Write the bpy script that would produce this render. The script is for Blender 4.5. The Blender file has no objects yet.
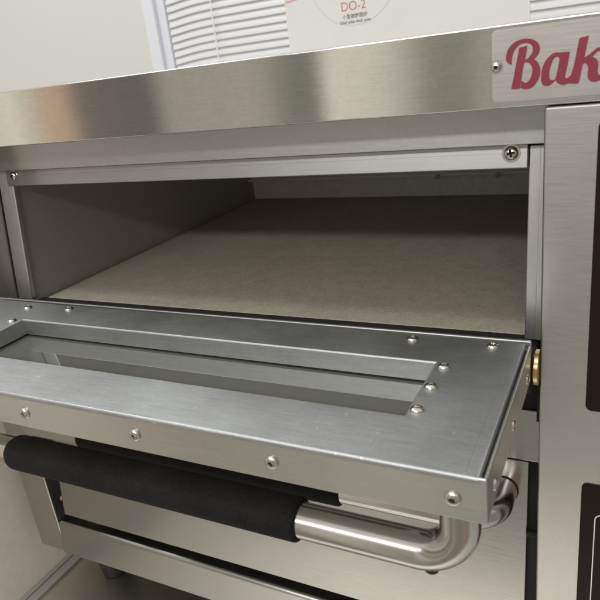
import bpy, bmesh, math, random
from mathutils import Vector, Matrix, Euler
random.seed(4)
K = 1.45                      # survey units -> metres
SL = 0.131                    # backward lean of the fascia, y = SL*z
scn = bpy.context.scene
COL = scn.collection
PI = math.pi

# ------------------------------------------------------------------ materials
def nt_new(name):
    m = bpy.data.materials.new(name); m.use_nodes = True
    nt = m.node_tree
    return m, nt, nt.nodes['Principled BSDF']

def math_node(nt, op, a, b=None, c=None):
    n = nt.nodes.new('ShaderNodeMath'); n.operation = op
    for i, v in enumerate((a, b, c)):
        if v is None: continue
        if isinstance(v, (int, float)): n.inputs[i].default_value = v
        else: nt.links.new(v, n.inputs[i])
    return n.outputs[0]

def ramp(nt, fac, stops, interp='LINEAR'):
    r = nt.nodes.new('ShaderNodeValToRGB'); cr = r.color_ramp; cr.interpolation = interp
    cr.elements[0].position = stops[0][0]; cr.elements[0].color = (*stops[0][1], 1)
    cr.elements[1].position = stops[1][0]; cr.elements[1].color = (*stops[1][1], 1)
    for p, c in stops[2:]:
        e = cr.elements.new(p); e.color = (*c, 1)
    nt.links.new(fac, r.inputs[0]); return r.outputs[0]

def g(v): return (v, v, v)

def steel(name, base=(.62, .60, .56), rough=.3, aniso=.75, axis='X', grain=.05, var=.08, smudge=.08, blotch=9.0, spec_tint=None, iso=.6, streak=40, rv=.12, fleck=0., flip=False):
    """brushed stainless sheet, brushing along `axis`"""
    m, nt, b = nt_new(name)
    L = nt.links
    tc = nt.nodes.new('ShaderNodeTexCoord')
    mp = nt.nodes.new('ShaderNodeMapping')
    s = {'X': (streak, 900, 900), 'Y': (900, streak, 900), 'Z': (900, 900, streak)}[axis]
    mp.inputs['Scale'].default_value = s
    L.new(tc.outputs['Object'], mp.inputs[0])
    n1 = nt.nodes.new('ShaderNodeTexNoise'); n1.inputs['Scale'].default_value = 1.0; n1.inputs['Detail'].default_value = 3
    L.new(mp.outputs[0], n1.inputs['Vector'])
    n2 = nt.nodes.new('ShaderNodeTexNoise'); n2.inputs['Scale'].default_value = blotch; n2.inputs['Detail'].default_value = 5
    n2.inputs['Roughness'].default_value = .62
    L.new(tc.outputs['Object'], n2.inputs['Vector'])
    n3 = nt.nodes.new('ShaderNodeTexNoise'); n3.inputs['Scale'].default_value = 260; n3.inputs['Detail'].default_value = 2
    L.new(tc.outputs['Object'], n3.inputs['Vector'])
    # colour
    lo = tuple(c * (1 - var) for c in base); hi = tuple(min(1, c * (1 + var)) for c in base)
    mix = math_node(nt, 'ADD', math_node(nt, 'MULTIPLY', n1.outputs[0], .45), math_node(nt, 'ADD', math_node(nt, 'MULTIPLY', n2.outputs[0], .3), math_node(nt, 'MULTIPLY', n3.outputs[0], .25)))
    colr = ramp(nt, mix, [(.32, lo), (.68, hi)])
    if fleck:
        mf = nt.nodes.new('ShaderNodeMapping'); mf.inputs['Scale'].default_value = (1, 1, 1); mf.inputs['Rotation'].default_value = (.3, .2, .7)
        L.new(tc.outputs['Object'], mf.inputs[0])
        n4 = nt.nodes.new('ShaderNodeTexNoise'); n4.inputs['Scale'].default_value = 190; n4.inputs['Detail'].default_value = 1; L.new(mf.outputs[0], n4.inputs['Vector'])
        n5 = nt.nodes.new('ShaderNodeTexNoise'); n5.inputs['Scale'].default_value = 16; n5.inputs['Detail'].default_value = 2; L.new(mf.outputs[0], n5.inputs['Vector'])
        fk = ramp(nt, math_node(nt, 'ADD', n4.outputs[0], math_node(nt, 'MULTIPLY', n5.outputs[0], .35)), [(.935, g(0)), (.965, g(1))])
        mx = nt.nodes.new('ShaderNodeMixRGB'); mx.inputs[2].default_value = (.92, .92, .90, 1)
        L.new(math_node(nt, 'MULTIPLY', fk, fleck), mx.inputs[0]); L.new(colr, mx.inputs[1]); colr = mx.outputs[0]
    L.new(colr, b.inputs['Base Color'])
    b.inputs['Metallic'].default_value = 1
    r = math_node(nt, 'ADD', rough - smudge * .5, math_node(nt, 'MULTIPLY', n2.outputs[0], smudge))
    r = math_node(nt, 'ADD', r, math_node(nt, 'MULTIPLY', math_node(nt, 'SUBTRACT', n1.outputs[0], .5), rv))
    L.new(r, b.inputs['Roughness'])
    b.inputs['Anisotropic'].default_value = aniso
    ge = nt.nodes.new('ShaderNodeNewGeometry')
    cr = nt.nodes.new('ShaderNodeVectorMath'); cr.operation = 'CROSS_PRODUCT'
    L.new(ge.outputs['True Normal'], cr.inputs[0]); cr.inputs[1].default_value = {'X': (1, .003, .002), 'Y': (.003, 1, .002), 'Z': (.002, .003, 1)}[axis]
    nm = nt.nodes.new('ShaderNodeVectorMath'); nm.operation = 'NORMALIZE'; L.new(cr.outputs[0], nm.inputs[0])
    if flip:
        c2 = nt.nodes.new('ShaderNodeVectorMath'); c2.operation = 'CROSS_PRODUCT'; L.new(ge.outputs['True Normal'], c2.inputs[0]); L.new(nm.outputs[0], c2.inputs[1]); nm = c2
    L.new(nm.outputs[0], b.inputs['Tangent'])
    bp = nt.nodes.new('ShaderNodeBump'); bp.inputs['Strength'].default_value = grain; bp.inputs['Distance'].default_value = .0004
    L.new(math_node(nt, 'ADD', n1.outputs[0], math_node(nt, 'MULTIPLY', n3.outputs[0], iso)), bp.inputs['Height'])
    L.new(bp.outputs[0], b.inputs['Normal'])
    return m

def plain(name, col, rough=.5, metal=0., bump=0., bscale=300, var=0.):
    m, nt, b = nt_new(name); L = nt.links
    b.inputs['Roughness'].default_value = rough; b.inputs['Metallic'].default_value = metal
    tc = nt.nodes.new('ShaderNodeTexCoord')
    n = nt.nodes.new('ShaderNodeTexNoise'); n.inputs['Scale'].default_value = bscale; n.inputs['Detail'].default_value = 4
    L.new(tc.outputs['Object'], n.inputs['Vector'])
    L.new(ramp(nt, n.outputs[0], [(.3, tuple(c * (1 - var) for c in col)), (.7, tuple(min(1, c * (1 + var)) for c in col))]), b.inputs['Base Color'])
    if bump:
        bp = nt.nodes.new('ShaderNodeBump'); bp.inputs['Strength'].default_value = bump; bp.inputs['Distance'].default_value = .0006
        L.new(n.outputs[0], bp.inputs['Height']); L.new(bp.outputs[0], b.inputs['Normal'])
    return m

FLIP = False
STEEL = (.605, .60, .555)
M_band = steel('brushed_steel', STEEL, .105, .9, 'X', grain=.008, var=.10, iso=.10, smudge=.02, rv=.03, fleck=.15, flip=FLIP)
M_front = steel('brushed_steel_upright', (.45, .44, .412), .34, .6, 'X', grain=.06, var=.05)
M_header = steel('galvanised_sheet', (.50, .495, .48), .42, .5, 'X', grain=.10, var=.10)
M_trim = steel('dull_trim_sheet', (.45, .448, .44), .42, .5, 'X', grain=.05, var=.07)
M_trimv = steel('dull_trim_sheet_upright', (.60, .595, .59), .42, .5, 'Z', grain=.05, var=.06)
M_door = steel('door_plate_steel', (.44, .446, .446), .46, .2, 'X', grain=.06, var=.16, blotch=14, iso=1.6, rv=.03, fleck=.3, smudge=.18)
M_apron = steel('door_shell_steel', STEEL, .30, .6, 'X', grain=.05, var=.04)
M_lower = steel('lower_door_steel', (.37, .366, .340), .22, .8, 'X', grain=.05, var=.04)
M_tube = steel('polished_tube_steel', (.50, .48, .45), .19, .3, 'X', grain=.03, var=.05, smudge=.05)
M_screw = plain('bright_screw_steel', (.56, .54, .49), .20, 1., bump=.05, bscale=500, var=.1)
M_dark = plain('gap_shade_and_seal_black', (.012, .011, .010), .8, 0)  # stands in for shade in gaps and screw recesses; also seals and small parts
M_liner = plain('heat_browned_liner', (.40, .392, .365), .6, .40, bump=.05, bscale=200, var=.05)
M_backl = plain('grey_back_liner', (.85, .86, .87), .6, .0, bump=.10, bscale=90, var=.08)
M_table = steel('table_steel', (.72, .69, .63), .42, .5, 'Y', grain=.05, var=.06)
M_side = plain('beige_panel_paint', (.82, .77, .69), .30, .0, bump=.05, bscale=80, var=.04)
M_ledge = plain('matt_ledge_metal', (.86, .86, .81), .55, .0, bump=.05, bscale=300, var=.05)
M_brass = plain('brass', (.60, .46, .24), .30, 1., bump=.1, bscale=200, var=.12)
M_rubber = plain('black_rubber_foot', (.02, .02, .022), .3, 0)
M_blackpanel = plain('black_control_film', (.018, .013, .012), .33, 0, bump=.03, bscale=500, var=.05)
M_rubber.node_tree.nodes['Principled BSDF'].inputs['Specular IOR Level'].default_value = .12
M_blackpanel.node_tree.nodes['Principled BSDF'].inputs['Specular IOR Level'].default_value = .06
M_white = plain('white_print', (.75, .75, .73), .5)
M_wall = plain('painted_wall', (.73, .74, .715), .85, 0, bump=.05, bscale=120, var=.015)
M_frame = plain('window_frame_white', (.82, .84, .91), .5)
M_slat = plain('blind_slat_white', (.80, .80, .81), .35)
M_board = plain('cream_board', (.68, .68, .645), .6, 0, var=.02, bscale=30)
M_redp = plain('red_print', (.55, .17, .14), .6)
M_palered = plain('faded_red_print', (.66, .38, .36), .6)
M_greyp = plain('grey_print', (.16, .155, .15), .6)
M_arc = plain('faint_line_print', (.58, .555, .52), .6)
M_logo = plain('crimson_logo_print', (.25, .030, .052), .38, 0, bump=.04, bscale=800, var=.10)
M_halo = plain('pale_logo_outline', (.52, .36, .34), .4, .3)
M_plate = steel('name_plate_film', (.54, .52, .50), .34, .3, 'X', grain=.02, var=.03)

# foam
def foam():
    m, nt, b = nt_new('black_foam_grip'); L = nt.links
    tc = nt.nodes.new('ShaderNodeTexCoord')
    n = nt.nodes.new('ShaderNodeTexNoise'); n.inputs['Scale'].default_value = 620; n.inputs['Detail'].default_value = 3
    n2 = nt.nodes.new('ShaderNodeTexNoise'); n2.inputs['Scale'].default_value = 30; n2.inputs['Detail'].default_value = 3
    L.new(tc.outputs['Object'], n.inputs['Vector']); L.new(tc.outputs['Object'], n2.inputs['Vector'])
    f = math_node(nt, 'ADD', math_node(nt, 'MULTIPLY', n.outputs[0], .6), math_node(nt, 'MULTIPLY', n2.outputs[0], .4))
    L.new(ramp(nt, f, [(.35, (.003, .003, .003)), (.66, (.014, .0138, .013))]), b.inputs['Base Color'])
    b.inputs['Roughness'].default_value = .85
    b.inputs['Specular IOR Level'].default_value = .25
    bp = nt.nodes.new('ShaderNodeBump'); bp.inputs['Strength'].default_value = .6; bp.inputs['Distance'].default_value = .0008
    L.new(n.outputs[0], bp.inputs['Height']); L.new(bp.outputs[0], b.inputs['Normal'])
    return m
M_foam = foam()

def stone():
    m, nt, b = nt_new('fired_baking_stone'); L = nt.links
    tc = nt.nodes.new('ShaderNodeTexCoord')
    def noise(s, d, r=.6, sc=(1, 1, 1)):
        mp = nt.nodes.new('ShaderNodeMapping'); mp.inputs['Scale'].default_value = sc
        L.new(tc.outputs['Object'], mp.inputs[0])
        n = nt.nodes.new('ShaderNodeTexNoise'); n.inputs['Scale'].default_value = s; n.inputs['Detail'].default_value = d
        n.inputs['Roughness'].default_value = r; L.new(mp.outputs[0], n.inputs['Vector']); return n.outputs[0]
    big = noise(7, 5); fine = noise(300, 4, .75); mid = noise(60, 4)
    f = math_node(nt, 'ADD', math_node(nt, 'MULTIPLY', big, .18), math_node(nt, 'ADD', math_node(nt, 'MULTIPLY', fine, .57), math_node(nt, 'MULTIPLY', mid, .25)))
    base = ramp(nt, f, [(.33, (.28, .252, .19)), (.50, (.385, .350, .272)), (.70, (.52, .48, .39))])
    # sparse pale crumbs and short scratches
    sc = noise(90, 1, .5, (1, 3.5, 1))
    sp = ramp(nt, sc, [(.735, g(0)), (.76, g(1))])
    mx = nt.nodes.new('ShaderNodeMixRGB'); mx.inputs[2].default_value = (.55, .52, .44, 1)
    L.new(math_node(nt, 'MULTIPLY', sp, .55), mx.inputs[0]); L.new(base, mx.inputs[1])
    L.new(mx.outputs[0], b.inputs['Base Color'])
    b.inputs['Roughness'].default_value = .82
    bp = nt.nodes.new('ShaderNodeBump'); bp.inputs['Strength'].default_value = .35; bp.inputs['Distance'].default_value = .0005
    L.new(fine, bp.inputs['Height']); L.new(bp.outputs[0], b.inputs['Normal'])
    return m
M_stone = stone()

def glass():
    m = bpy.data.materials.new('oven_glass'); m.use_nodes = True; nt = m.node_tree; L = nt.links
    nt.nodes.clear()
    out = nt.nodes.new('ShaderNodeOutputMaterial')
    tr = nt.nodes.new('ShaderNodeBsdfTransparent'); tr.inputs[0].default_value = (.90, .92, .87, 1)
    df = nt.nodes.new('ShaderNodeBsdfDiffuse'); df.inputs[0].default_value = (.62, .62, .54, 1)
    m0 = nt.nodes.new('ShaderNodeMixShader'); m0.inputs[0].default_value = .22; L.new(tr.outputs[0], m0.inputs[1]); L.new(df.outputs[0], m0.inputs[2])  # pale dusty film, strengthened to stand in for bright reflections in the glass
    gl = nt.nodes.new('ShaderNodeBsdfGlossy'); gl.inputs['Roughness'].default_value = .03
    lw = nt.nodes.new('ShaderNodeFresnel'); lw.inputs['IOR'].default_value = 3.0
    mx = nt.nodes.new('ShaderNodeMixShader')
    L.new(lw.outputs[0], mx.inputs[0]); L.new(m0.outputs[0], mx.inputs[1]); L.new(gl.outputs[0], mx.inputs[2]); L.new(mx.outputs[0], out.inputs[0])
    return m
M_glass = glass()

def daylight_mat():
    m = bpy.data.materials.new('bright_daylight_pane'); m.use_nodes = True; nt = m.node_tree; nt.nodes.clear()
    out = nt.nodes.new('ShaderNodeOutputMaterial'); e = nt.nodes.new('ShaderNodeEmission')
    e.inputs[0].default_value = (.97, .98, 1, 1); e.inputs[1].default_value = .36
    nt.links.new(e.outputs[0], out.inputs[0]); return m
M_day = daylight_mat()

# ------------------------------------------------------------------ mesh helpers
def tag(o, label=None, cat=None, group=None, kind=None):
    if label: o['label'] = label
    if cat: o['category'] = cat
    if group: o['group'] = group
    if kind: o['kind'] = kind
    return o

def empty(name, loc=(0, 0, 0)):
    o = bpy.data.objects.new(name, None); COL.objects.link(o); o.location = Vector(loc) * K
    o.empty_display_size = .05
    return o

def link(name, bm, mat, parent=None, shear=False, origin=None, smooth=True, angle=35, wn=True):
    if shear:
        for v in bm.verts: v.co.y += SL * v.co.z
    for v in bm.verts: v.co *= K
    bmesh.ops.recalc_face_normals(bm, faces=bm.faces)
    me = bpy.data.meshes.new(name); 
    org = Vector(origin) * K if origin else Vector((0, 0, 0))
    if parent is not None and not origin: org = Vector((0, 0, 0))
    if origin:
        for v in bm.verts: v.co -= org
    bm.to_mesh(me); bm.free()
    if smooth:
        for p in me.polygons: p.use_smooth = True
        me.set_sharp_from_angle(angle=math.radians(angle))
    o = bpy.data.objects.new(name, me); COL.objects.link(o)
    mats = mat if isinstance(mat, (list, tuple)) else [mat]
    for mm in mats: me.materials.append(mm)
    o.location = org
    if parent is not None:
        o.parent = parent
        pl = Vector((0, 0, 0)); q = parent
        while q is not None: pl += q.location; q = q.parent
        o.location = org - pl
    if smooth and wn:
        w = o.modifiers.new('wn', 'WEIGHTED_NORMAL'); w.keep_sharp = True
    return o

def add_box(bm, x0, x1, y0, y1, z0, z1, bev=0., seg=2, mi=0):
    t = bmesh.new()
    bmesh.ops.create_cube(t, size=1)
    for v in t.verts:
        v.co = Vector(((x0 + x1) / 2 + v.co.x * (x1 - x0), (y0 + y1) / 2 + v.co.y * (y1 - y0), (z0 + z1) / 2 + v.co.z * (z1 - z0)))
    if bev: bmesh.ops.bevel(t, geom=list(t.edges), offset=bev, segments=seg, profile=.5, affect='EDGES')
    for f in t.faces: f.material_index = mi
    me = bpy.data.meshes.new('tmp'); t.to_mesh(me); t.free(); bm.from_mesh(me); bpy.data.meshes.remove(me)

def boxo(name, x0, x1, y0, y1, z0, z1, mat, parent=None, bev=.0006, shear=False, seg=2):
    bm = bmesh.new(); add_box(bm, x0, x1, y0, y1, z0, z1, bev, seg)
    return link(name, bm, mat, parent, shear)

def sweep(bm, pts, r, n=40, cap=True, mi=0):
    """round tube through points"""
    rings = []
    T = None; N = None
    for i, p in enumerate(pts):
        a = pts[max(i - 1, 0)]; b = pts[min(i + 1, len(pts) - 1)]
        t = Vector(b) - Vector(a)
        if t.length < 1e-7: t = Vector(pts[-1]) - Vector(pts[0])
        t.normalize()
        if N is None:
            N = t.orthogonal().normalized()
        else:
            N = (N - t * N.dot(t)).normalized()
        Bn = t.cross(N)
        rr = r[i] if isinstance(r, (list, tuple)) else r
        rings.append([bm.verts.new(Vector(p) + (N * math.cos(2 * PI * k / n) + Bn * math.sin(2 * PI * k / n)) * rr) for k in range(n)])
    for a, b in zip(rings, rings[1:]):
        for k in range(n):
            f = bm.faces.new((a[k], a[(k + 1) % n], b[(k + 1) % n], b[k])); f.material_index = mi
    if cap:
        bm.faces.new(rings[0]).material_index = mi; bm.faces.new(rings[-1]).material_index = mi
    return rings

def arc_pts(c, u, v, r, a0, a1, n=14):
    c, u, v = Vector(c), Vector(u), Vector(v)
    return [c + (u * math.cos(a0 + (a1 - a0) * i / n) + v * math.sin(a0 + (a1 - a0) * i / n)) * r for i in range(n + 1)]

# pan head screw, along +z of its own mesh; recess cross or hexagon
def screw_mesh(name, r, h, kind='cross', washer=False):
    bm = bmesh.new(); n = 64; R = 16
    rings = []
    for i in range(1, R + 1):
        t = i / R; ring = []
        for k in range(n):
            a = 2 * PI * k / n; x, y = t * r * math.cos(a), t * r * math.sin(a)
            z = h * math.sqrt(max(0, 1 - (t * .97) ** 2.4)) if i < R else 0
            if kind == 'cross':
                wx = .13 * r; ln = .52 * r
                d = min(max(abs(x) / ln, abs(y) / wx), max(abs(y) / ln, abs(x) / wx))
                if d < 1: z -= h * .55 * min(1, (1 - d) * 4 + .4)
            elif kind == 'hex':
                d = max(abs(x * math.cos(q) + y * math.sin(q)) for q in (0, PI / 3, 2 * PI / 3)) / (.34 * r)
                if d < 1: z -= h * .55 * min(1, (1 - d) * 4 + .4)
            ring.append(bm.verts.new((x, y, z)))
        rings.append(ring)
    c = bm.verts.new((0, 0, h * (.42 if kind != 'dome' else 1)))
    for k in range(n): bm.faces.new((c, rings[0][k], rings[0][(k + 1) % n])).material_index = 1
    def deep(v):
        t = math.hypot(v.co.x, v.co.y) / r
        return t < .99 and v.co.z < h * math.sqrt(max(0, 1 - (t * .97) ** 2.4)) - h * .2
    for a, b in zip(rings, rings[1:]):
        for k in range(n):
            q = (a[k], b[k], b[(k + 1) % n], a[(k + 1) % n]); f = bm.faces.new(q)
            if sum(deep(v) for v in q) >= 3: f.material_index = 1  # recess faces coloured black in place of the shade inside them
    for q in range(2 if washer else 1):
        pass
    if washer:
        add = [(1.0, -.0), (1.28, 0.0), (1.28, -.10)]
        prev = rings[-1]
        for s, zz in add[1:]:
            ring = [bm.verts.new((s * r * math.cos(2 * PI * k / n), s * r * math.sin(2 * PI * k / n), zz * h)) for k in range(n)]
            for k in range(n): bm.faces.new((prev[k], ring[k], ring[(k + 1) % n], prev[(k + 1) % n]))
            prev = ring
    bmesh.ops.recalc_face_normals(bm, faces=bm.faces)
    for v in bm.verts: v.co *= K
    me = bpy.data.meshes.new(name); bm.to_mesh(me); bm.free()
    for p in me.polygons: p.use_smooth = True
    me.set_sharp_from_angle(angle=math.radians(50))
    me.materials.append(M_screw); me.materials.append(M_dark)
    return me

def world_loc(o):
    p = Vector((0, 0, 0))
    while o is not None: p += o.location; o = o.parent
    return p

def place_screw(me, pos, normal, parent, name='screw', spin=0., label=None):
    o = bpy.data.objects.new(name, me); COL.objects.link(o)
    q = Vector(normal).normalized().to_track_quat('Z', 'Y')
    o.rotation_euler = (q.to_matrix() @ Matrix.Rotation(spin, 3, 'Z')).to_euler()
    o.parent = parent; o.location = Vector(pos) * K - world_loc(parent)
    return o

# ================================================================== THE OVEN
W = .42
oven = empty('deck_oven', (.2, .2, -.268))
tag(oven, 'two-deck stainless steel pizza oven with its upper door folded open flat', 'oven')

XL0, XL1, XR = -.056, -.0200, .4329
YF = -.0300
# --- top cover
bm = bmesh.new(); add_box(bm, XL0 - .002, .585, -.0306, .47, .1354, .1735, .0009, 3)
cover = link('top_cover', bm, M_band, oven)
# --- body (behind the fascia) : side skins, back, bottom, deck between
bm = bmesh.new()
add_box(bm, XL0, XL0 + .002, .02, .45, -.268, .135, .0004)
add_box(bm, .578, .580, .02, .45, -.268, .135, .0004)
add_box(bm, XL0, .580, .448, .45, -.268, .135, .0004)
add_box(bm, XL0, .580, -.02, .45, -.2690, -.2665, .0004)
body = link('body_shell', bm, M_front, oven)
# --- columns
bm = bmesh.new(); add_box(bm, XL0, XL1, YF, .05, -.2705, .1352, .0012, 3)
colL = link('corner_post', bm, M_front, oven)
bm = bmesh.new(); add_box(bm, XR, .580, -.0292, .05, -.2705, .1346, .0014, 3)
colR = link('control_column', bm, M_front, oven)
# black control films with white printed outlines
def rrect(x0, x1, z0, z1, r, n=8):
    P = []
    for cx, cz, a0 in ((x1 - r, z1 - r, 0), (x0 + r, z1 - r, PI / 2), (x0 + r, z0 + r, PI), (x1 - r, z0 + r, 1.5 * PI)):
        for i in range(n + 1):
            a = a0 + PI / 2 * i / n; P.append((cx + r * math.cos(a), cz + r * math.sin(a)))
    return P
def slab(bm, P, y0, y1):
    """outline P (x,z) extruded from y0 (front) to y1"""
    f = [bm.verts.new((x, y0, z)) for x, z in P]; b_ = [bm.verts.new((x, y1, z)) for x, z in P]
    bm.faces.new(f); bm.faces.new(list(reversed(b_)))
    n = len(P)
    for k in range(n): bm.faces.new((f[k], f[(k + 1) % n], b_[(k + 1) % n], b_[k]))
def ring_slab(bm, P, Q, y0, y1):
    n = len(P)
    a = [bm.verts.new((x, y0, z)) for x, z in P]; b_ = [bm.verts.new((x, y0, z)) for x, z in Q]
    a2 = [bm.verts.new((x, y1, z)) for x, z in P]; b2 = [bm.verts.new((x, y1, z)) for x, z in Q]
    for k in range(n):
        j = (k + 1) % n
        bm.faces.new((a[k], a[j], b_[j], b_[k])); bm.faces.new((a2[k], b2[k], b2[j], a2[j]))
        bm.faces.new((a[k], a2[k], a2[j], a[j])); bm.faces.new((b_[k], b_[j], b2[j], b2[k]))
for (z0, z1) in ((-.0285, .127), (-.215, -.0765)):
    bm = bmesh.new(); slab(bm, rrect(.4569, .556, z0, z1, .0035), -.0296, -.0291)
    pn = link('control_panel', bm, M_blackpanel, oven, wn=False)
    bm = bmesh.new(); ring_slab(bm, rrect(.4645, .549, z0 + .012, z1 - .0205, .004), rrect(.4651, .5484, z0 + .0126, z1 - .0211, .0034), -.0298, -.02955)
    link('printed_outline', bm, M_white, pn, wn=False)

# --- header above the opening, and the screwed trim strip
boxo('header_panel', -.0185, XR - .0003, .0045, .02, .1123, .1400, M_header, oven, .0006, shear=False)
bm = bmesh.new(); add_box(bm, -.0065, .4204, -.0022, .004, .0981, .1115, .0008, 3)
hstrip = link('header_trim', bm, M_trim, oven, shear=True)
bm = bmesh.new(); add_box(bm, -.0045, .4200, .0021, .0035, .1075, .1083, .0002)
# rolled line pressed in the trim
add_box(bm, -.0062, .4201, -.00235, .0, .1066, .10685, .0001)
link('pressed_line', bm, M_trim, hstrip, shear=True)
big = screw_mesh('pan_screw', .0040, .0024, 'cross', True)
small = screw_mesh('rivet_head', .0034, .0019, 'hex')
tiny = screw_mesh('side_rivet', .0029, .0013, 'hex')
NF = (0, -1, SL)
def fy(z, off=0.): return SL * z + off
place_screw(big, (.0035, fy(.1066, -.0026), .1066), NF, hstrip, spin=.5)
place_screw(big, (.4113, fy(.1067, -.0026), .1067), NF, hstrip, spin=.2)
# --- upright trims
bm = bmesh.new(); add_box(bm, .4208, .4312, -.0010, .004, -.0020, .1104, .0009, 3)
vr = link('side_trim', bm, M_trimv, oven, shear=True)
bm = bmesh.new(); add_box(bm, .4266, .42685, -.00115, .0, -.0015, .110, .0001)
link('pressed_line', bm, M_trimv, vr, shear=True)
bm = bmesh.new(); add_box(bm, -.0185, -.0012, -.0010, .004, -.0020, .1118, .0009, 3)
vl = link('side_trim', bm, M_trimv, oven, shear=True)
bm = bmesh.new(); add_box(bm, -.0128, -.0124, -.00115, .0, -.0015, .1115, .0001)
link('pressed_line', bm, M_trimv, vl, shear=True)
# black boxes standing in for shade in the gaps behind header and at column
bm = bmesh.new()
add_box(bm, -.019, XR - .001, .0185, .03, .0985, .1135)
add_box(bm, .4312, .4328, .004, .03, -.268, .135)
link('gap_shade', bm, M_dark, oven, smooth=False)

# --- baking chamber
ch_y1 = .4055
bm = bmesh.new(); add_box(bm, -.0080, -.0035, .0020, ch_y1 + .01, -.0200, .135)
add_box(bm, -.0080, .4340, .008, ch_y1 + .01, -.0240, -.0200)
add_box(bm, .4300, .4340, .02, ch_y1 + .01, -.0200, .135)
cham = link('chamber_wall', bm, M_liner, oven, smooth=False, shear=True)
bm = bmesh.new(); add_box(bm, -.0035, .4300, ch_y1, ch_y1 + .006, -.0200, .135)
bk = link('chamber_back', bm, M_backl, oven, smooth=False)
bm = bmesh.new(); add_box(bm, -.0035, .4300, ch_y1 - .012, ch_y1 - .0005, .0205, .0235, .0004)
add_box(bm, -.0035, .4300, .03, ch_y1 - .001, .1265, .129)
link('chamber_ceiling', bm, M_ledge, oven)  # ceiling out of view, coloured pale to bounce light into the chamber
for x in (.2655, .3365):
    bm = bmesh.new(); sweep(bm, [(x, ch_y1 - .0125, .0200), (x, ch_y1 - .016, .0200)], .0030, 20)
    link('fixing_stud', bm, M_liner, bk)
# dark threshold between stone and sill, bright sill lip
bm = bmesh.new(); add_box(bm, -.0035, .4285, -.0345, .0135, -.0200, -.0052, .0010)
add_box(bm, -.0165, .4290, -.0320, -.0290, -.0198, .0008)
link('threshold', bm, M_dark, oven)
bm = bmesh.new(); add_box(bm, -.0165, .4288, -.0318, -.0295, .0010, .0115, .0008, 3)
link('sill_lip', bm, M_trim, oven)

# --- region between decks (under the upper hinge)
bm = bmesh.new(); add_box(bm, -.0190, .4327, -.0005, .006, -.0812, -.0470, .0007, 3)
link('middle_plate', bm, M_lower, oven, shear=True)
bm = bmesh.new(); add_box(bm, -.019, .4325, -.003, .02, -.0468, -.0202)
add_box(bm, -.019, .4325, .006, .04, -.2660, -.0475)
link('recess_lining', bm, M_liner, oven, smooth=False)
bm = bmesh.new(); add_box(bm, .400, .4324, -.0045, -.0032, -.0462, -.0202); add_box(bm, .4306, .4325, -.020, .004, -.0460, -.0150)
link('recess_shade', bm, M_dark, oven, shear=False, smooth=False)  # black filler painting the shade of the recess under the hinge
bm = bmesh.new(); add_box(bm, .4200, .4327, .0030, .0050, -.2300, -.0822)
link('gap_shade', bm, M_dark, oven, shear=True, smooth=False)  # black strip standing in for shade in the gap beside the lower door
# --- brass hinge bushings
for (x0, x1, y, z, r, par) in ((.4300, .4328, -.0300, -.0046, .0100, oven), (-.0196, -.0098, -.0300, -.0046, .0100, oven),
                          (-.0098, -.0066, -.0245, -.2040, .0030, oven), (.4258, .4326, -.0185, -.1310, .0022, oven)):
    bm = bmesh.new(); m_ = (x1 - x0) * .3
    sweep(bm, [(x0, y, z), (x0 + m_, y, z), (x0 + m_ * 1.01, y, z), (x1, y, z)], [r * .9, r, r, r], 40)
    link('hinge_bushing', bm, M_brass if r > .0025 else M_dark, par)

# --- lower base strip
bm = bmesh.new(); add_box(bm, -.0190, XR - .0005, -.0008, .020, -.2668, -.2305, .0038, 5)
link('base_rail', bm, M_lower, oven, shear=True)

# ------------------------------------------------------------------ UPPER DOOR (open)
ZD, YH, YD, XD1, XD0 = .01326, -.0386, -.1600, .4295, -.0100
ZB = -.0082
wx0, wx1, wy0, wy1 = .0722, .3858, -.1238, -.0701
# outer shell: folded tray with window opening
bm = bmesh.new()
t_ = .0016
add_box(bm, XD0, XD1, YD, YD + t_, ZB, ZD - .0001, .0006, 3)             # front apron
add_box(bm, XD1 - t_, XD1, YD + t_ * .6, YH, ZB, ZD - .0012, .0005, 3)    # right cheek
add_box(bm, XD0, XD0 + t_, YD + t_ * .6, YH, ZB, ZD - .0012, .0005, 3)    # left cheek
add_box(bm, XD0 + .001, XD1 - .001, YH - .001, YH, ZB + .001, ZD - .003, .0003)
door = link('oven_door', bm, M_apron, oven)
door['label'] = 'upper oven door lying open, with glass window and rivets'
bm = bmesh.new()
add_box(bm, XD0 + .001, XD1 - .001, YD + .001, wy0 + .006, ZB + .0002, ZB + .0016, .0003)
add_box(bm, XD0 + .001, XD1 - .001, wy1 - .014, YH, ZB + .0002, ZB + .0016, .0003)
add_box(bm, XD0 + .001, wx0 + .014, wy0 + .0061, wy1 - .0141, ZB + .0002, ZB + .0016, .0003)
add_box(bm, wx1 - .010, XD1 - .001, wy0 + .0061, wy1 - .0141, ZB + .0002, ZB + .0016, .0003)
link('window_ledge', bm, M_ledge, door)
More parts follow.
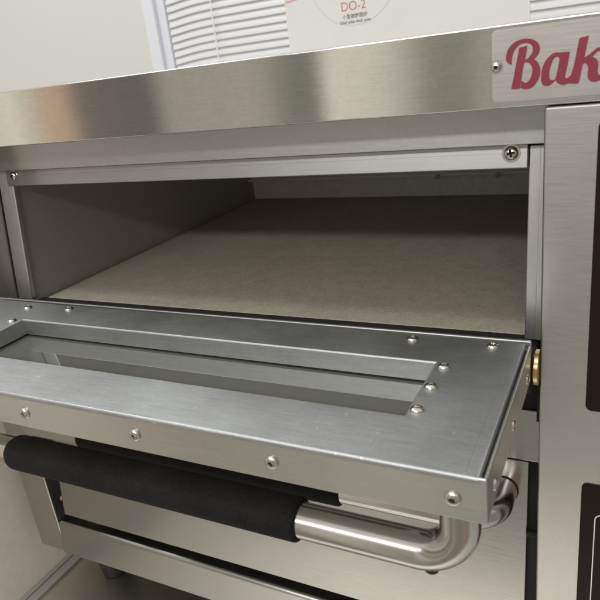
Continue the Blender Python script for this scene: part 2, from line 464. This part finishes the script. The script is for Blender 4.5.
# inner plate with bevelled window hole and down-turned rim
def plate_with_hole(bm, X0, X1, Y0, Y1, x0, x1, y0, y1, zt, th, drop, rb=.0012):
    def ringv(xa, xb, ya, yb, z): return [bm.verts.new((xa, ya, z)), bm.verts.new((xb, ya, z)), bm.verts.new((xb, yb, z)), bm.verts.new((xa, yb, z))]
    N = 5
    rings = []
    rings.append(ringv(X0, X1, Y0, Y1, zt - th - .0012))
    for i in range(N + 1):      # outer rounded edge
        a = PI / 2 * i / N
        d = rb * (1 - math.sin(a)); e = rb * (1 - math.cos(a))
        rings.append(ringv(X0 + e, X1 - e, Y0 + e, Y1 - e, zt - d))
    for i in range(N + 1):      # hole rounded edge
        a = PI / 2 * i / N
        e = rb * (1 - math.sin(a)); d = rb * (1 - math.cos(a))
        rings.append(ringv(x0 - e, x1 + e, y0 - e, y1 + e, zt - d))
    rings.append(ringv(x0, x1, y0, y1, zt - drop))
    rings.append(ringv(x0 - th, x1 + th, y0 - th, y1 + th, zt - drop))
    rings.append(ringv(x0 - th, x1 + th, y0 - th, y1 + th, zt - th - .0012))
    for a, b in zip(rings, rings[1:] + rings[:1]):
        for k in range(4): bm.faces.new((a[k], a[(k + 1) % 4], b[(k + 1) % 4], b[k]))
bm = bmesh.new()
plate_with_hole(bm, XD0 + .0006, XD1 - .0026, YD - .0003, YH + .0005, wx0, wx1, wy0, wy1, ZD, .0014, .0118, .0012)
inner = link('door_plate', bm, M_door, door)
# raised folded seam near the right edge
bm = bmesh.new(); add_box(bm, XD1 - .0090, XD1 - .0085, YD + .002, YH - .012, ZD - .0006, ZD + .00018, .0001)
link('fold_line', bm, M_door, inner)
# glass panes
bm = bmesh.new(); add_box(bm, wx0 - .006, wx1 + .006, wy0 - .006, wy1 + .006, ZD - .0165, ZD - .0133)
gp = link('glass_pane', bm, M_glass, door, smooth=False)
bm = bmesh.new()
add_box(bm, wx0 - .008, wx1 + .008, wy1 + .0001, wy1 + .004, ZD - .0185, ZD - .0125, .0003)
add_box(bm, wx0 - .008, wx1 + .008, wy0 - .004, wy0 - .0001, ZD - .0185, ZD - .0125, .0003)
add_box(bm, wx0 - .004, wx0 - .0001, wy0, wy1, ZD - .0185, ZD - .0125, .0003)
add_box(bm, wx1 + .0001, wx1 + .004, wy0, wy1, ZD - .0185, ZD - .0125, .0003)
link('glass_seal', bm, M_dark, door)
# rivets
for (x, y) in ((.0551, -.0499), (.0958, -.0460), (.3662, -.0455), (.4108, -.0455), (.3916, -.0745), (.3907, -.0963), (.3903, -.1185), (.0655, -.0742), (.0655, -.0963)):
    place_screw(small, (x, y, ZD), (0, 0, 1), inner, 'rivet', spin=random.random() * 3)
for x in (.0905, .1736, .2544, .3345, .4163):
    place_screw(small, (x, YD - .0001, .0017), (0, -1, 0), door, 'rivet', spin=random.random() * 3)
for y in (-.1438, -.0987, -.0535):
    place_screw(tiny, (XD1, y, -.0004), (1, 0, 0), door, 'rivet', spin=random.random() * 3)

# ------------------------------------------------------------------ handles
def handle(par, origin, out, xa, xb, so, r, sx0, sx1, rs, bend=.020, flare=True):
    """tube parallel to X standing `so` off the face; `out` = outward unit vector; origin=(y,z) on face"""
    out = Vector(out).normalized(); O = Vector((0, origin[0], origin[1]))
    X = Vector((1, 0, 0))
    def P(x, d): return O + X * x + out * d
    pts = [P(xb, -.001), P(xb, (so - bend) * .5), P(xb, so - bend)]
    pts += arc_pts(P(xb - bend, so - bend), X, out, bend, 0, PI / 2)[1:]
    nseg = 12
    for i in range(1, nseg): pts.append(P(xb - bend + (xa + bend - (xb - bend)) * i / nseg, so))
    pts += arc_pts(P(xa + bend, so - bend), -X, out, bend, PI / 2, 0)
    pts += [P(xa, (so - bend) * .5), P(xa, -.001)]
    bm = bmesh.new(); sweep(bm, pts, r, 48)
    h = link('handle', bm, M_tube, par, wn=False)
    for x in (xa, xb):
        bm = bmesh.new(); sweep(bm, [P(x, -.0005), P(x, .0005), P(x, .0008)], [r + .0006, r + .0006, r + .0003], 40)
        link('mounting_ring', bm, M_dark, h, wn=False)
    bm = bmesh.new(); e = .0055
    prof = [(0, r + .0002), (.0, rs - e * .55), (.0008, rs - e * .32), (.0020, rs - e * .14), (.0036, rs - e * .03), (.0055, rs)]
    L_ = [(sx0 + a, q) for a, q in prof] + [((sx0 + sx1) / 2 + (sx1 - sx0) * f, rs) for f in (-.3, -.1, .1, .3)] + [(sx1 - a * .5, q) for a, q in reversed(prof)]
    sweep(bm, [P(a, so) for a, _ in L_], [q for _, q in L_], 48)
    link('foam_sleeve', bm, M_foam, h, wn=False)
    # grub screw at bend
    return h
hu = handle(door, (-.1405, ZB), (0, 0, -1), .0085, .4140, .0385, .0091, .1235, .3345, .0113)
bm = bmesh.new(); sweep(bm, [(.400, -.1405, -.0550), (.400, -.1405, -.0572)], .0034, 24)
link('grub_screw', bm, M_dark, hu)

# ------------------------------------------------------------------ LOWER DOOR (closed)
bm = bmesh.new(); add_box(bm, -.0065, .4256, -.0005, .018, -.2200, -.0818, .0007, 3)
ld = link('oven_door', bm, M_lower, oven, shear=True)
ld['label'] = 'lower oven door, closed, a plain steel front with its own handle'
zc = -.1035
nrm = Vector((0, -1, SL)).normalized()
handle(ld, (fy(zc) - .0005, zc), nrm, .0060, .4105, .0385, .0088, .0801, .3150, .0110)

# ------------------------------------------------------------------ name plate with lettering
bm = bmesh.new(); slab(bm, rrect(.4094, .585, .1387, .1714, .0024), -.0317, -.0305)
plate = link('name_plate', bm, M_plate, oven, wn=False)
place_screw(screw_mesh('plate_screw', .0024, .0017, 'hex', True), (.4113, -.0318, .1549), (0, -1, 0), plate)
CAM = dict(cx=.47024536856, cy=-.36148514912, cz=.1680842345885, rx=69.348938, ry=6.756429, rz=26.268494, f=630.3513946)
def rot(rx, ry, rz):
    return Matrix.Rotation(math.radians(rz), 3, 'Z') @ Matrix.Rotation(math.radians(ry), 3, 'Y') @ Matrix.Rotation(math.radians(rx), 3, 'X')
# letter outlines drawn on the plate (x, z) by a linear map of a lettering grid
LB = [(238,487),(215,484),(198,474),(182,455),(174,425),(174,398),(180,370),(190,338),(205,308),(228,278),(255,252),(288,231),(325,215),(362,206),(400,203),(432,204),(460,210),(490,222),(515,240),(533,263),(543,290),(544,318),(538,345),(530,368),(515,390),(498,411),(478,428),(502,443),(520,460),(533,480),(543,505),(549,530),(550,557),(548,587),(540,615),(530,643),(515,670),(497,698),(475,722),(450,740),(420,752),(395,756),(370,755),(353,749),(340,737),(336,705),(342,672),(350,667),(360,670),(370,681),(385,685),(400,681),(415,672),(431,652),(445,625),(456,597),(462,567),(463,540),(458,515),(451,495),(440,480),(424,468),(405,460),(388,462),(372,470),(366,500),(360,530),(352,580),(345,627),(334,690),(322,750),(300,753),(262,754),(232,752),(243,697),(255,640),(270,560),(285,480),(296,430),(305,380),(311,340),(318,302),(335,298),(350,295),(380,286),(408,276),(404,312),(398,350),(391,388),(383,425),(400,428),(418,414),(435,395),(450,374),(462,350),(467,325),(467,300),(457,278),(440,262),(421,254),(400,250),(369,253),(340,262),(313,278),(290,300),(270,327),(255,360),(245,390),(240,420),(237,453)]
LA = [(872,345),(840,348),(795,349),(760,355),(735,352),(710,355),(683,366),(660,385),(633,412),(610,440),(590,474),(575,510),(564,555),(558,600),(556,632),(558,660),(564,686),(575,705),(587,714),(600,717),(620,719),(640,717),(662,706),(680,690),(700,672),(716,654),(722,668),(730,680),(744,692),(760,700),(780,706),(800,708),(820,705),(840,695),(860,690),(880,640),(890,600),(868,612),(852,628),(842,634),(830,632),(821,624),(819,610),(823,590),(833,545),(845,500),(858,425)]
LAh = [(741,401),(725,400),(710,405),(694,425),(680,450),(666,490),(655,530),(648,565),(645,600),(648,628),(655,650),(672,655),(690,654),(705,650),(716,630),(725,600),(738,540),(750,480),(757,445),(759,418)]
LK = [(975,205),(995,190),(1035,182),(1078,168),(1070,213),(1060,260),(1053,298),(1045,335),(1037,372),(1030,408),(1050,398),(1070,385),(1120,345),(1160,308),(1185,300),(1210,298),(1235,303),(1250,322),(1240,338),(1200,335),(1180,342),(1160,355),(1137,376),(1118,400),(1138,408),(1155,420),(1170,438),(1180,460),(1182,485),(1180,510),(1176,542),(1175,570),(1180,587),(1190,597),(1205,597),(1220,590),(1250,560),(1262,580),(1240,620),(1205,650),(1182,664),(1160,672),(1135,675),(1110,672),(1090,662),(1075,647),(1067,628),(1065,607),(1067,570),(1072,530),(1068,500),(1055,478),(1040,471),(1025,470),(1015,483),(1008,500),(999,545),(990,590),(983,625),(975,660),(967,682),(955,695),(925,694),(862,692),(860,682),(875,640),(892,570),(910,520),(928,435),(945,350),(960,278)]
def grid_to_plate(P):
    # the same linear perspective inverse is replaced by a fitted projective map onto the plate face
    M = rot(CAM['rx'], CAM['ry'], CAM['rz']); C = Vector((CAM['cx'], CAM['cy'], CAM['cz'])); out = []
    for a, b in P:
        u = 490 + a / 10.909; v = 20 + b / 10.909
        d = M @ Vector(((u - 300) / CAM['f'], -(v - 300) / CAM['f'], -1)); t = (-.0318 - C.y) / d.y
        out.append(((C + d * t).x, (C + d * t).z))
    return out
def letter(name, outer, holes, y0, y1, mat, parent, grow=0.):
    cu = bpy.data.curves.new(name, 'CURVE'); cu.dimensions = '2D'; cu.fill_mode = 'BOTH'
    for P in [outer] + holes:
        s = cu.splines.new('POLY'); s.points.add(len(P) - 1); s.use_cyclic_u = True
        for pt, (x, z) in zip(s.points, P): pt.co = (x * K, z * K, 0, 1)
    cu.extrude = (y1 - y0) * K / 2; cu.offset = grow
    o = bpy.data.objects.new(name, cu); COL.objects.link(o)
    bpy.context.view_layer.update()
    me = bpy.data.meshes.new_from_object(o.evaluated_get(bpy.context.evaluated_depsgraph_get()))
    bpy.data.objects.remove(o)
    for v in me.vertices: v.co = Vector((v.co.x, (y0 + y1) / 2 * K - v.co.z, v.co.y))
    me.materials.clear(); me.materials.append(mat)
    o = bpy.data.objects.new(name, me); COL.objects.link(o)
    o.parent = parent; o.location = -world_loc(parent)
    return o
gB, gA, gH, gK = map(grid_to_plate, (LB, LA, LAh, LK))
for (nm, out, hol, dy) in (('letter_b', gB, [], 0), ('letter_a', gA, [gH], .00004), ('letter_k', gK, [], .00008)):
    letter(nm, out, hol, -.03195 - dy, -.0316, M_logo, plate)
    letter('letter_halo', out, hol, -.03180 - dy * .3, -.0315, M_halo, plate, grow=.00022)

# ------------------------------------------------------------------ feet
for (x, y) in ((-.0095, .014), (.54, .014), (-.0095, .40), (.54, .40)):
    bm = bmesh.new()
    sweep(bm, [(x, y, -.2685), (x, y, -.300)], .0045, 24)
    sweep(bm, [(x, y, -.3040), (x, y, -.3055), (x, y, -.3070), (x, y, -.3240), (x, y, -.3290), (x, y, -.3298)], [.0130, .0158, .0160, .0150, .0140, .0125], 36)
    link('foot', bm, M_rubber, oven, wn=False)

# ================================================================== BAKING STONE
bm = bmesh.new(); add_box(bm, 0, .4270, .0150, .4040, -.0190, -.0057, .0012, 2)
st = link('baking_stone', bm, M_stone, None, origin=(.21, .2, -.019))
tag(st, 'tan fired stone slab lying inside the open upper deck', 'baking stone')

# ================================================================== TABLE, SIDE PANEL
tb = empty('work_table', (.2, .1, -.34))
tag(tb, 'brushed steel table top that the oven stands on, with a raised side rim', 'table')
boxo('table_top', -.0795, .80, -.30, .62, -.345, -.330, M_table, tb, .002)
bm = bmesh.new()
add_box(bm, -.0800, -.0735, -.30, .62, -.331, -.3275, .0012, 3)
add_box(bm, -.0733, -.0675, -.30, .62, -.331, -.3285, .0009, 3)
add_box(bm, -.0673, -.0600, -.30, .62, -.331, -.3270, .0014, 3)
link('raised_rim', bm, M_trimv, tb)
bm = bmesh.new(); add_box(bm, -.100, -.0802, -.30, .55, -.50, -.085, .0015, 3)
sp = link('side_panel', bm, M_side, None, origin=(-.09, .1, -.5))
tag(sp, 'smooth beige side panel standing left of the oven and table', 'side panel')

# ================================================================== WALL, WINDOW, BLIND, SIGN
YW = .85
zt0, zt1 = -.6, 1.3
WX0, WX1, WZ0, WZ1 = -.4915, 1.05, .02, .95
bm = bmesh.new()
add_box(bm, -2.4, WX0, YW, YW + .08, zt0, zt1)
add_box(bm, WX1, 2.6, YW, YW + .08, zt0, zt1)
add_box(bm, WX0, WX1, YW, YW + .08, zt0, WZ0)
add_box(bm, WX0, WX1, YW, YW + .08, WZ1, zt1)
wl = link('wall', bm, M_wall, None, smooth=False); tag(wl, kind='structure', label='plain off-white painted wall behind the oven')
wn_ = empty('window', ((WX0 + WX1) / 2, YW, WZ0)); tag(wn_, 'white-framed window behind the oven, covered by the blind', 'window')
bm = bmesh.new()
add_box(bm, WX0, WX0 + .030, YW - .006, YW + .05, WZ0, WZ1, .003)
add_box(bm, WX0 + .030, WX0 + .052, YW + .004, YW + .05, WZ0, WZ1, .003)
add_box(bm, WX1 - .05, WX1, YW - .006, YW + .05, WZ0, WZ1, .003)
add_box(bm, WX0 + .052, WX1 - .05, YW - .006, YW + .05, WZ0, WZ0 + .04, .003)
add_box(bm, WX0 + .052, WX1 - .05, YW - .006, YW + .05, WZ1 - .04, WZ1, .003)
link('frame', bm, M_frame, wn_)
bm = bmesh.new(); add_box(bm, WX0 + .045, WX1 - .045, YW + .052, YW + .056, WZ0 + .03, WZ1 - .03)
link('pane', bm, M_day, wn_, smooth=False)
bl = empty('window_blind', (.2, YW + .01, WZ0 + .05)); tag(bl, 'white horizontal slat blind hanging in the window behind the oven', 'blind')
bm = bmesh.new()
pitch = .01515; bx0, bx1 = WX0 + .0545, WX1 - .053
nsl = int((WZ1 - .06 - (WZ0 + .05)) / pitch)
for i in range(nsl):
    zc_ = WZ0 + .055 + i * pitch
    J = [bx0, bx0 + .015, bx0 + .03, bx0 + .05, bx0 + .075, bx0 + .11, bx0 + .2, bx0 + .6, bx1]
    wob = [-.0080, -.0070, -.0052, -.0032, -.0014, -.0003, 0, 0, 0]
    rr = random.uniform(-.0003, .0003)
    prof = []
    for q in range(9):
        s = -1 + 2 * q / 8
        # curved slat tilted steeply, crown towards the room
        yy = s * .0042; zz = s * .0082; bulge = (1 - s * s) * .0022
        prof.append((yy - bulge * .88, zz + bulge * .45))
    for sgn in (0, 1):
        pass
    grid = [[bm.verts.new((x, YW + .012 + py, zc_ + pz + w * (1.0) + rr)) for (py, pz) in prof] for x, w in zip(J, wob)]
    grid2 = [[bm.verts.new((x, YW + .0126 + py, zc_ + pz + w * (1.0) + rr)) for (py, pz) in prof] for x, w in zip(J, wob)]
    for a, b in zip(grid, grid[1:]):
        for k in range(8): bm.faces.new((a[k], b[k], b[k + 1], a[k + 1]))
    for a, b in zip(grid2, grid2[1:]):
        for k in range(8): bm.faces.new((a[k + 1], b[k + 1], b[k], a[k]))
    for k in range(8):
        bm.faces.new((grid[0][k], grid[0][k + 1], grid2[0][k + 1], grid2[0][k])); bm.faces.new((grid[-1][k + 1], grid[-1][k], grid2[-1][k], grid2[-1][k + 1]))
    for a, b, c, d in zip(grid, grid[1:], grid2, grid2[1:]):
        bm.faces.new((a[0], c[0], d[0], b[0])); bm.faces.new((a[8], b[8], d[8], c[8]))
link('slats', bm, M_slat, bl, wn=False, angle=60)
for x in (-.319, .30, .90):
    bm = bmesh.new()
    for i in range(nsl):
        zc_ = WZ0 + .055 + (i + .5) * pitch
        add_box(bm, x - .0019, x + .0019, YW + .0010, YW + .0024, zc_ - .0055, zc_ + .0030)
    link('cord_and_hole_light', bm, M_slat, bl, smooth=False)  # white dashes along the cord stand for light through the slat holes
bm = bmesh.new(); add_box(bm, bx0, bx1, YW + .001, YW + .022, WZ1 - .062, WZ1 - .042, .002)
link('head_rail', bm, M_slat, bl)

# product board standing on the oven
YP = .30
bd = empty('product_board', (.258, YP, .1736)); tag(bd, 'cream card sign with red lettering standing on top of the oven', 'sign')
boxo('card', .1332, .3822, YP, YP + .003, .1737, .352, M_board, bd, .0003)
FONT = None
def text(s, x, z, size, mat, name, parent, align='CENTER', sx=1.0, weight=0.):
    cu = bpy.data.curves.new(name, 'FONT'); cu.body = s; cu.size = size * K; cu.align_x = align; cu.extrude = .00008; cu.offset = weight
    o = bpy.data.objects.new(name, cu); COL.objects.link(o)
    bpy.context.view_layer.update()
    me = bpy.data.meshes.new_from_object(o.evaluated_get(bpy.context.evaluated_depsgraph_get()))
    bpy.data.objects.remove(o)
    for v in me.vertices: v.co = Vector((v.co.x * sx, -v.co.z, v.co.y))
    me.materials.clear(); me.materials.append(mat)
    o = bpy.data.objects.new(name, me); COL.objects.link(o); o.parent = parent
    o.location = Vector((x, YP - .0003, z)) * K - world_loc(parent)
    return o
TX = [('DO-2', .2110, .2117, .0122, M_redp, 'model_lettering', .95, -.0002), ('小型披萨层炉', .2120, .2045, .0046, M_greyp, 'chinese_lettering', 1., 0), ('Small pizza deck oven', .2120, .1995, .0044, M_greyp, 'english_lettering', .88, 0)]
for s, x, z, sz, mt, nm, sx, wt in TX: text(s, x, z, sz, mt, nm, bd, sx=sx, weight=wt)
# faint ring and red bar of the sign's graphic
def ringflat(bm, cx, cz, r0, r1, n=96):
    P = [(cx + r1 * math.cos(2 * PI * k / n), cz + r1 * math.sin(2 * PI * k / n)) for k in range(n)]
    Q = [(cx + r0 * math.cos(2 * PI * k / n), cz + r0 * math.sin(2 * PI * k / n)) for k in range(n)]
    ring_slab(bm, P, Q, YP - .0003, YP + .0002)
bm = bmesh.new(); ringflat(bm, .2120, .2445, .0470, .0474)
link('printed_ring', bm, M_arc, bd, wn=False)
bm = bmesh.new(); slab(bm, [(.1345, .2282), (.1480, .2297), (.1480, .2315), (.1345, .2300)], YP - .0003, YP + .0002)
link('printed_bar', bm, M_palered, bd, wn=False)

# ================================================================== LIGHT
w = bpy.data.worlds.new('World'); scn.world = w; w.use_nodes = True
nt = w.node_tree; nt.nodes.clear(); L = nt.links
out = nt.nodes.new('ShaderNodeOutputWorld'); bg = nt.nodes.new('ShaderNodeBackground'); L.new(bg.outputs[0], out.inputs[0])
tc = nt.nodes.new('ShaderNodeTexCoord'); sp_ = nt.nodes.new('ShaderNodeSeparateXYZ'); L.new(tc.outputs['Generated'], sp_.inputs[0])
az = math_node(nt, 'ARCTAN2', sp_.outputs[0], math_node(nt, 'MULTIPLY', sp_.outputs[1], -1))
azn = math_node(nt, 'ADD', math_node(nt, 'DIVIDE', az, 2 * PI), .5)
def A(d): return d / 360 + .5
room = [(-180, (.5, .49, .46)), (-70, (.50, .48, .44)), (-54, (.60, .57, .50)), (-50.4, (.98, .92, .80)), (-49.2, (.72, .68, .58)), (-48.9, (.20, .18, .155)), (-48.5, (.72, .52, .40)), (-45.8, (.64, .44, .33)), (-45.2, (.22, .20, .17)),
        (-42.0, (.20, .18, .165)), (-38.7, (.19, .17, .165)), (-38.3, (.46, .43, .375)), (-30, (.48, .45, .39)), (-27.5, (.25, .24, .205)), (-24.9, (.22, .21, .18)), (-24.4, (.90, .85, .74)), (-19, (.72, .69, .60)), (-15.8, (.34, .325, .275)), (-13, (.28, .27, .23)),
        (-11, (.45, .43, .375)), (0, (.40, .375, .33)), (24, (.36, .345, .30)), (27, (.66, .38, .25)), (37, (.62, .36, .23)), (41, (.36, .345, .30)), (76, (.32, .31, .27)), (110, (.40, .38, .35)), (180, (.5, .49, .46))]  # invented room tones, placed so the steel reflects them as streaks
rc = ramp(nt, azn, [(A(d), c) for d, c in room])
el = math_node(nt, 'ARCSINE', sp_.outputs[2])
eln = math_node(nt, 'ADD', math_node(nt, 'DIVIDE', el, PI), .5)
up = ramp(nt, eln, [(.0, g(0)), (.60, g(0)), (.72, g(.8)), (1, g(1))])
dn = ramp(nt, eln, [(.0, g(1)), (.25, g(.55)), (.45, g(0)), (1, g(0))])
m1 = nt.nodes.new('ShaderNodeMixRGB'); L.new(up, m1.inputs[0]); L.new(rc, m1.inputs[1]); m1.inputs[2].default_value = (.90, .91, .92, 1)
m2 = nt.nodes.new('ShaderNodeMixRGB'); L.new(dn, m2.inputs[0]); L.new(m1.outputs[0], m2.inputs[1]); m2.inputs[2].default_value = (.21, .20, .175, 1)
L.new(m2.outputs[0], bg.inputs[0]); bg.inputs[1].default_value = .95

def area(name, loc, target, sx, sy, power, col=(1, 1, 1)):
    l = bpy.data.lights.new(name, 'AREA'); l.shape = 'RECTANGLE'; l.size = sx; l.size_y = sy; l.energy = power; l.color = col
    o = bpy.data.objects.new(name, l); COL.objects.link(o); o.location = Vector(loc) * K
    d = (Vector(target) - Vector(loc)); o.rotation_euler = d.to_track_quat('-Z', 'Y').to_euler()
    return o
# long strip lamp in front, its cut-off by the header gives the shadow line on the stone
area('strip_lamp', (.15, -1.9, 1.02), (.2, .1, 0), 2.6, .16, 32, (1, .985, .96))
area('overhead_fill', (-.9, .30, 1.6), (.05, -.1, 0), 1.6, .5, 19, (.98, 1, .98))  # added lamp behind left, brightens the front left of the door plate
area('overhead_fill', (.0, -.9, 2.0), (.1, .4, .1), 1.6, .3, 19, (.98, 1, .98))  # added fill, lights the sign board and the wall from the front

# ================================================================== CAMERA
cam = bpy.data.cameras.new('Camera'); co = bpy.data.objects.new('Camera', cam); COL.objects.link(co)
co.location = Vector((CAM['cx'], CAM['cy'], CAM['cz'])) * K
co.rotation_euler = rot(CAM['rx'], CAM['ry'], CAM['rz']).to_euler()
cam.sensor_width = 36; cam.sensor_fit = 'HORIZONTAL'; cam.lens = CAM['f'] / 600 * 36
cam.clip_start = .01; cam.clip_end = 50
cam.dof.use_dof = True; cam.dof.focus_distance = .44 * K; cam.dof.aperture_fstop = 16
scn.camera = co
scn.view_settings.view_transform = 'Standard'; scn.view_settings.look = 'None'
scn.view_settings.exposure = .13; scn.view_settings.gamma = 1
scn.render.engine = 'CYCLES'
scn.cycles.max_bounces = 10; scn.cycles.glossy_bounces = 6; scn.cycles.transparent_max_bounces = 12
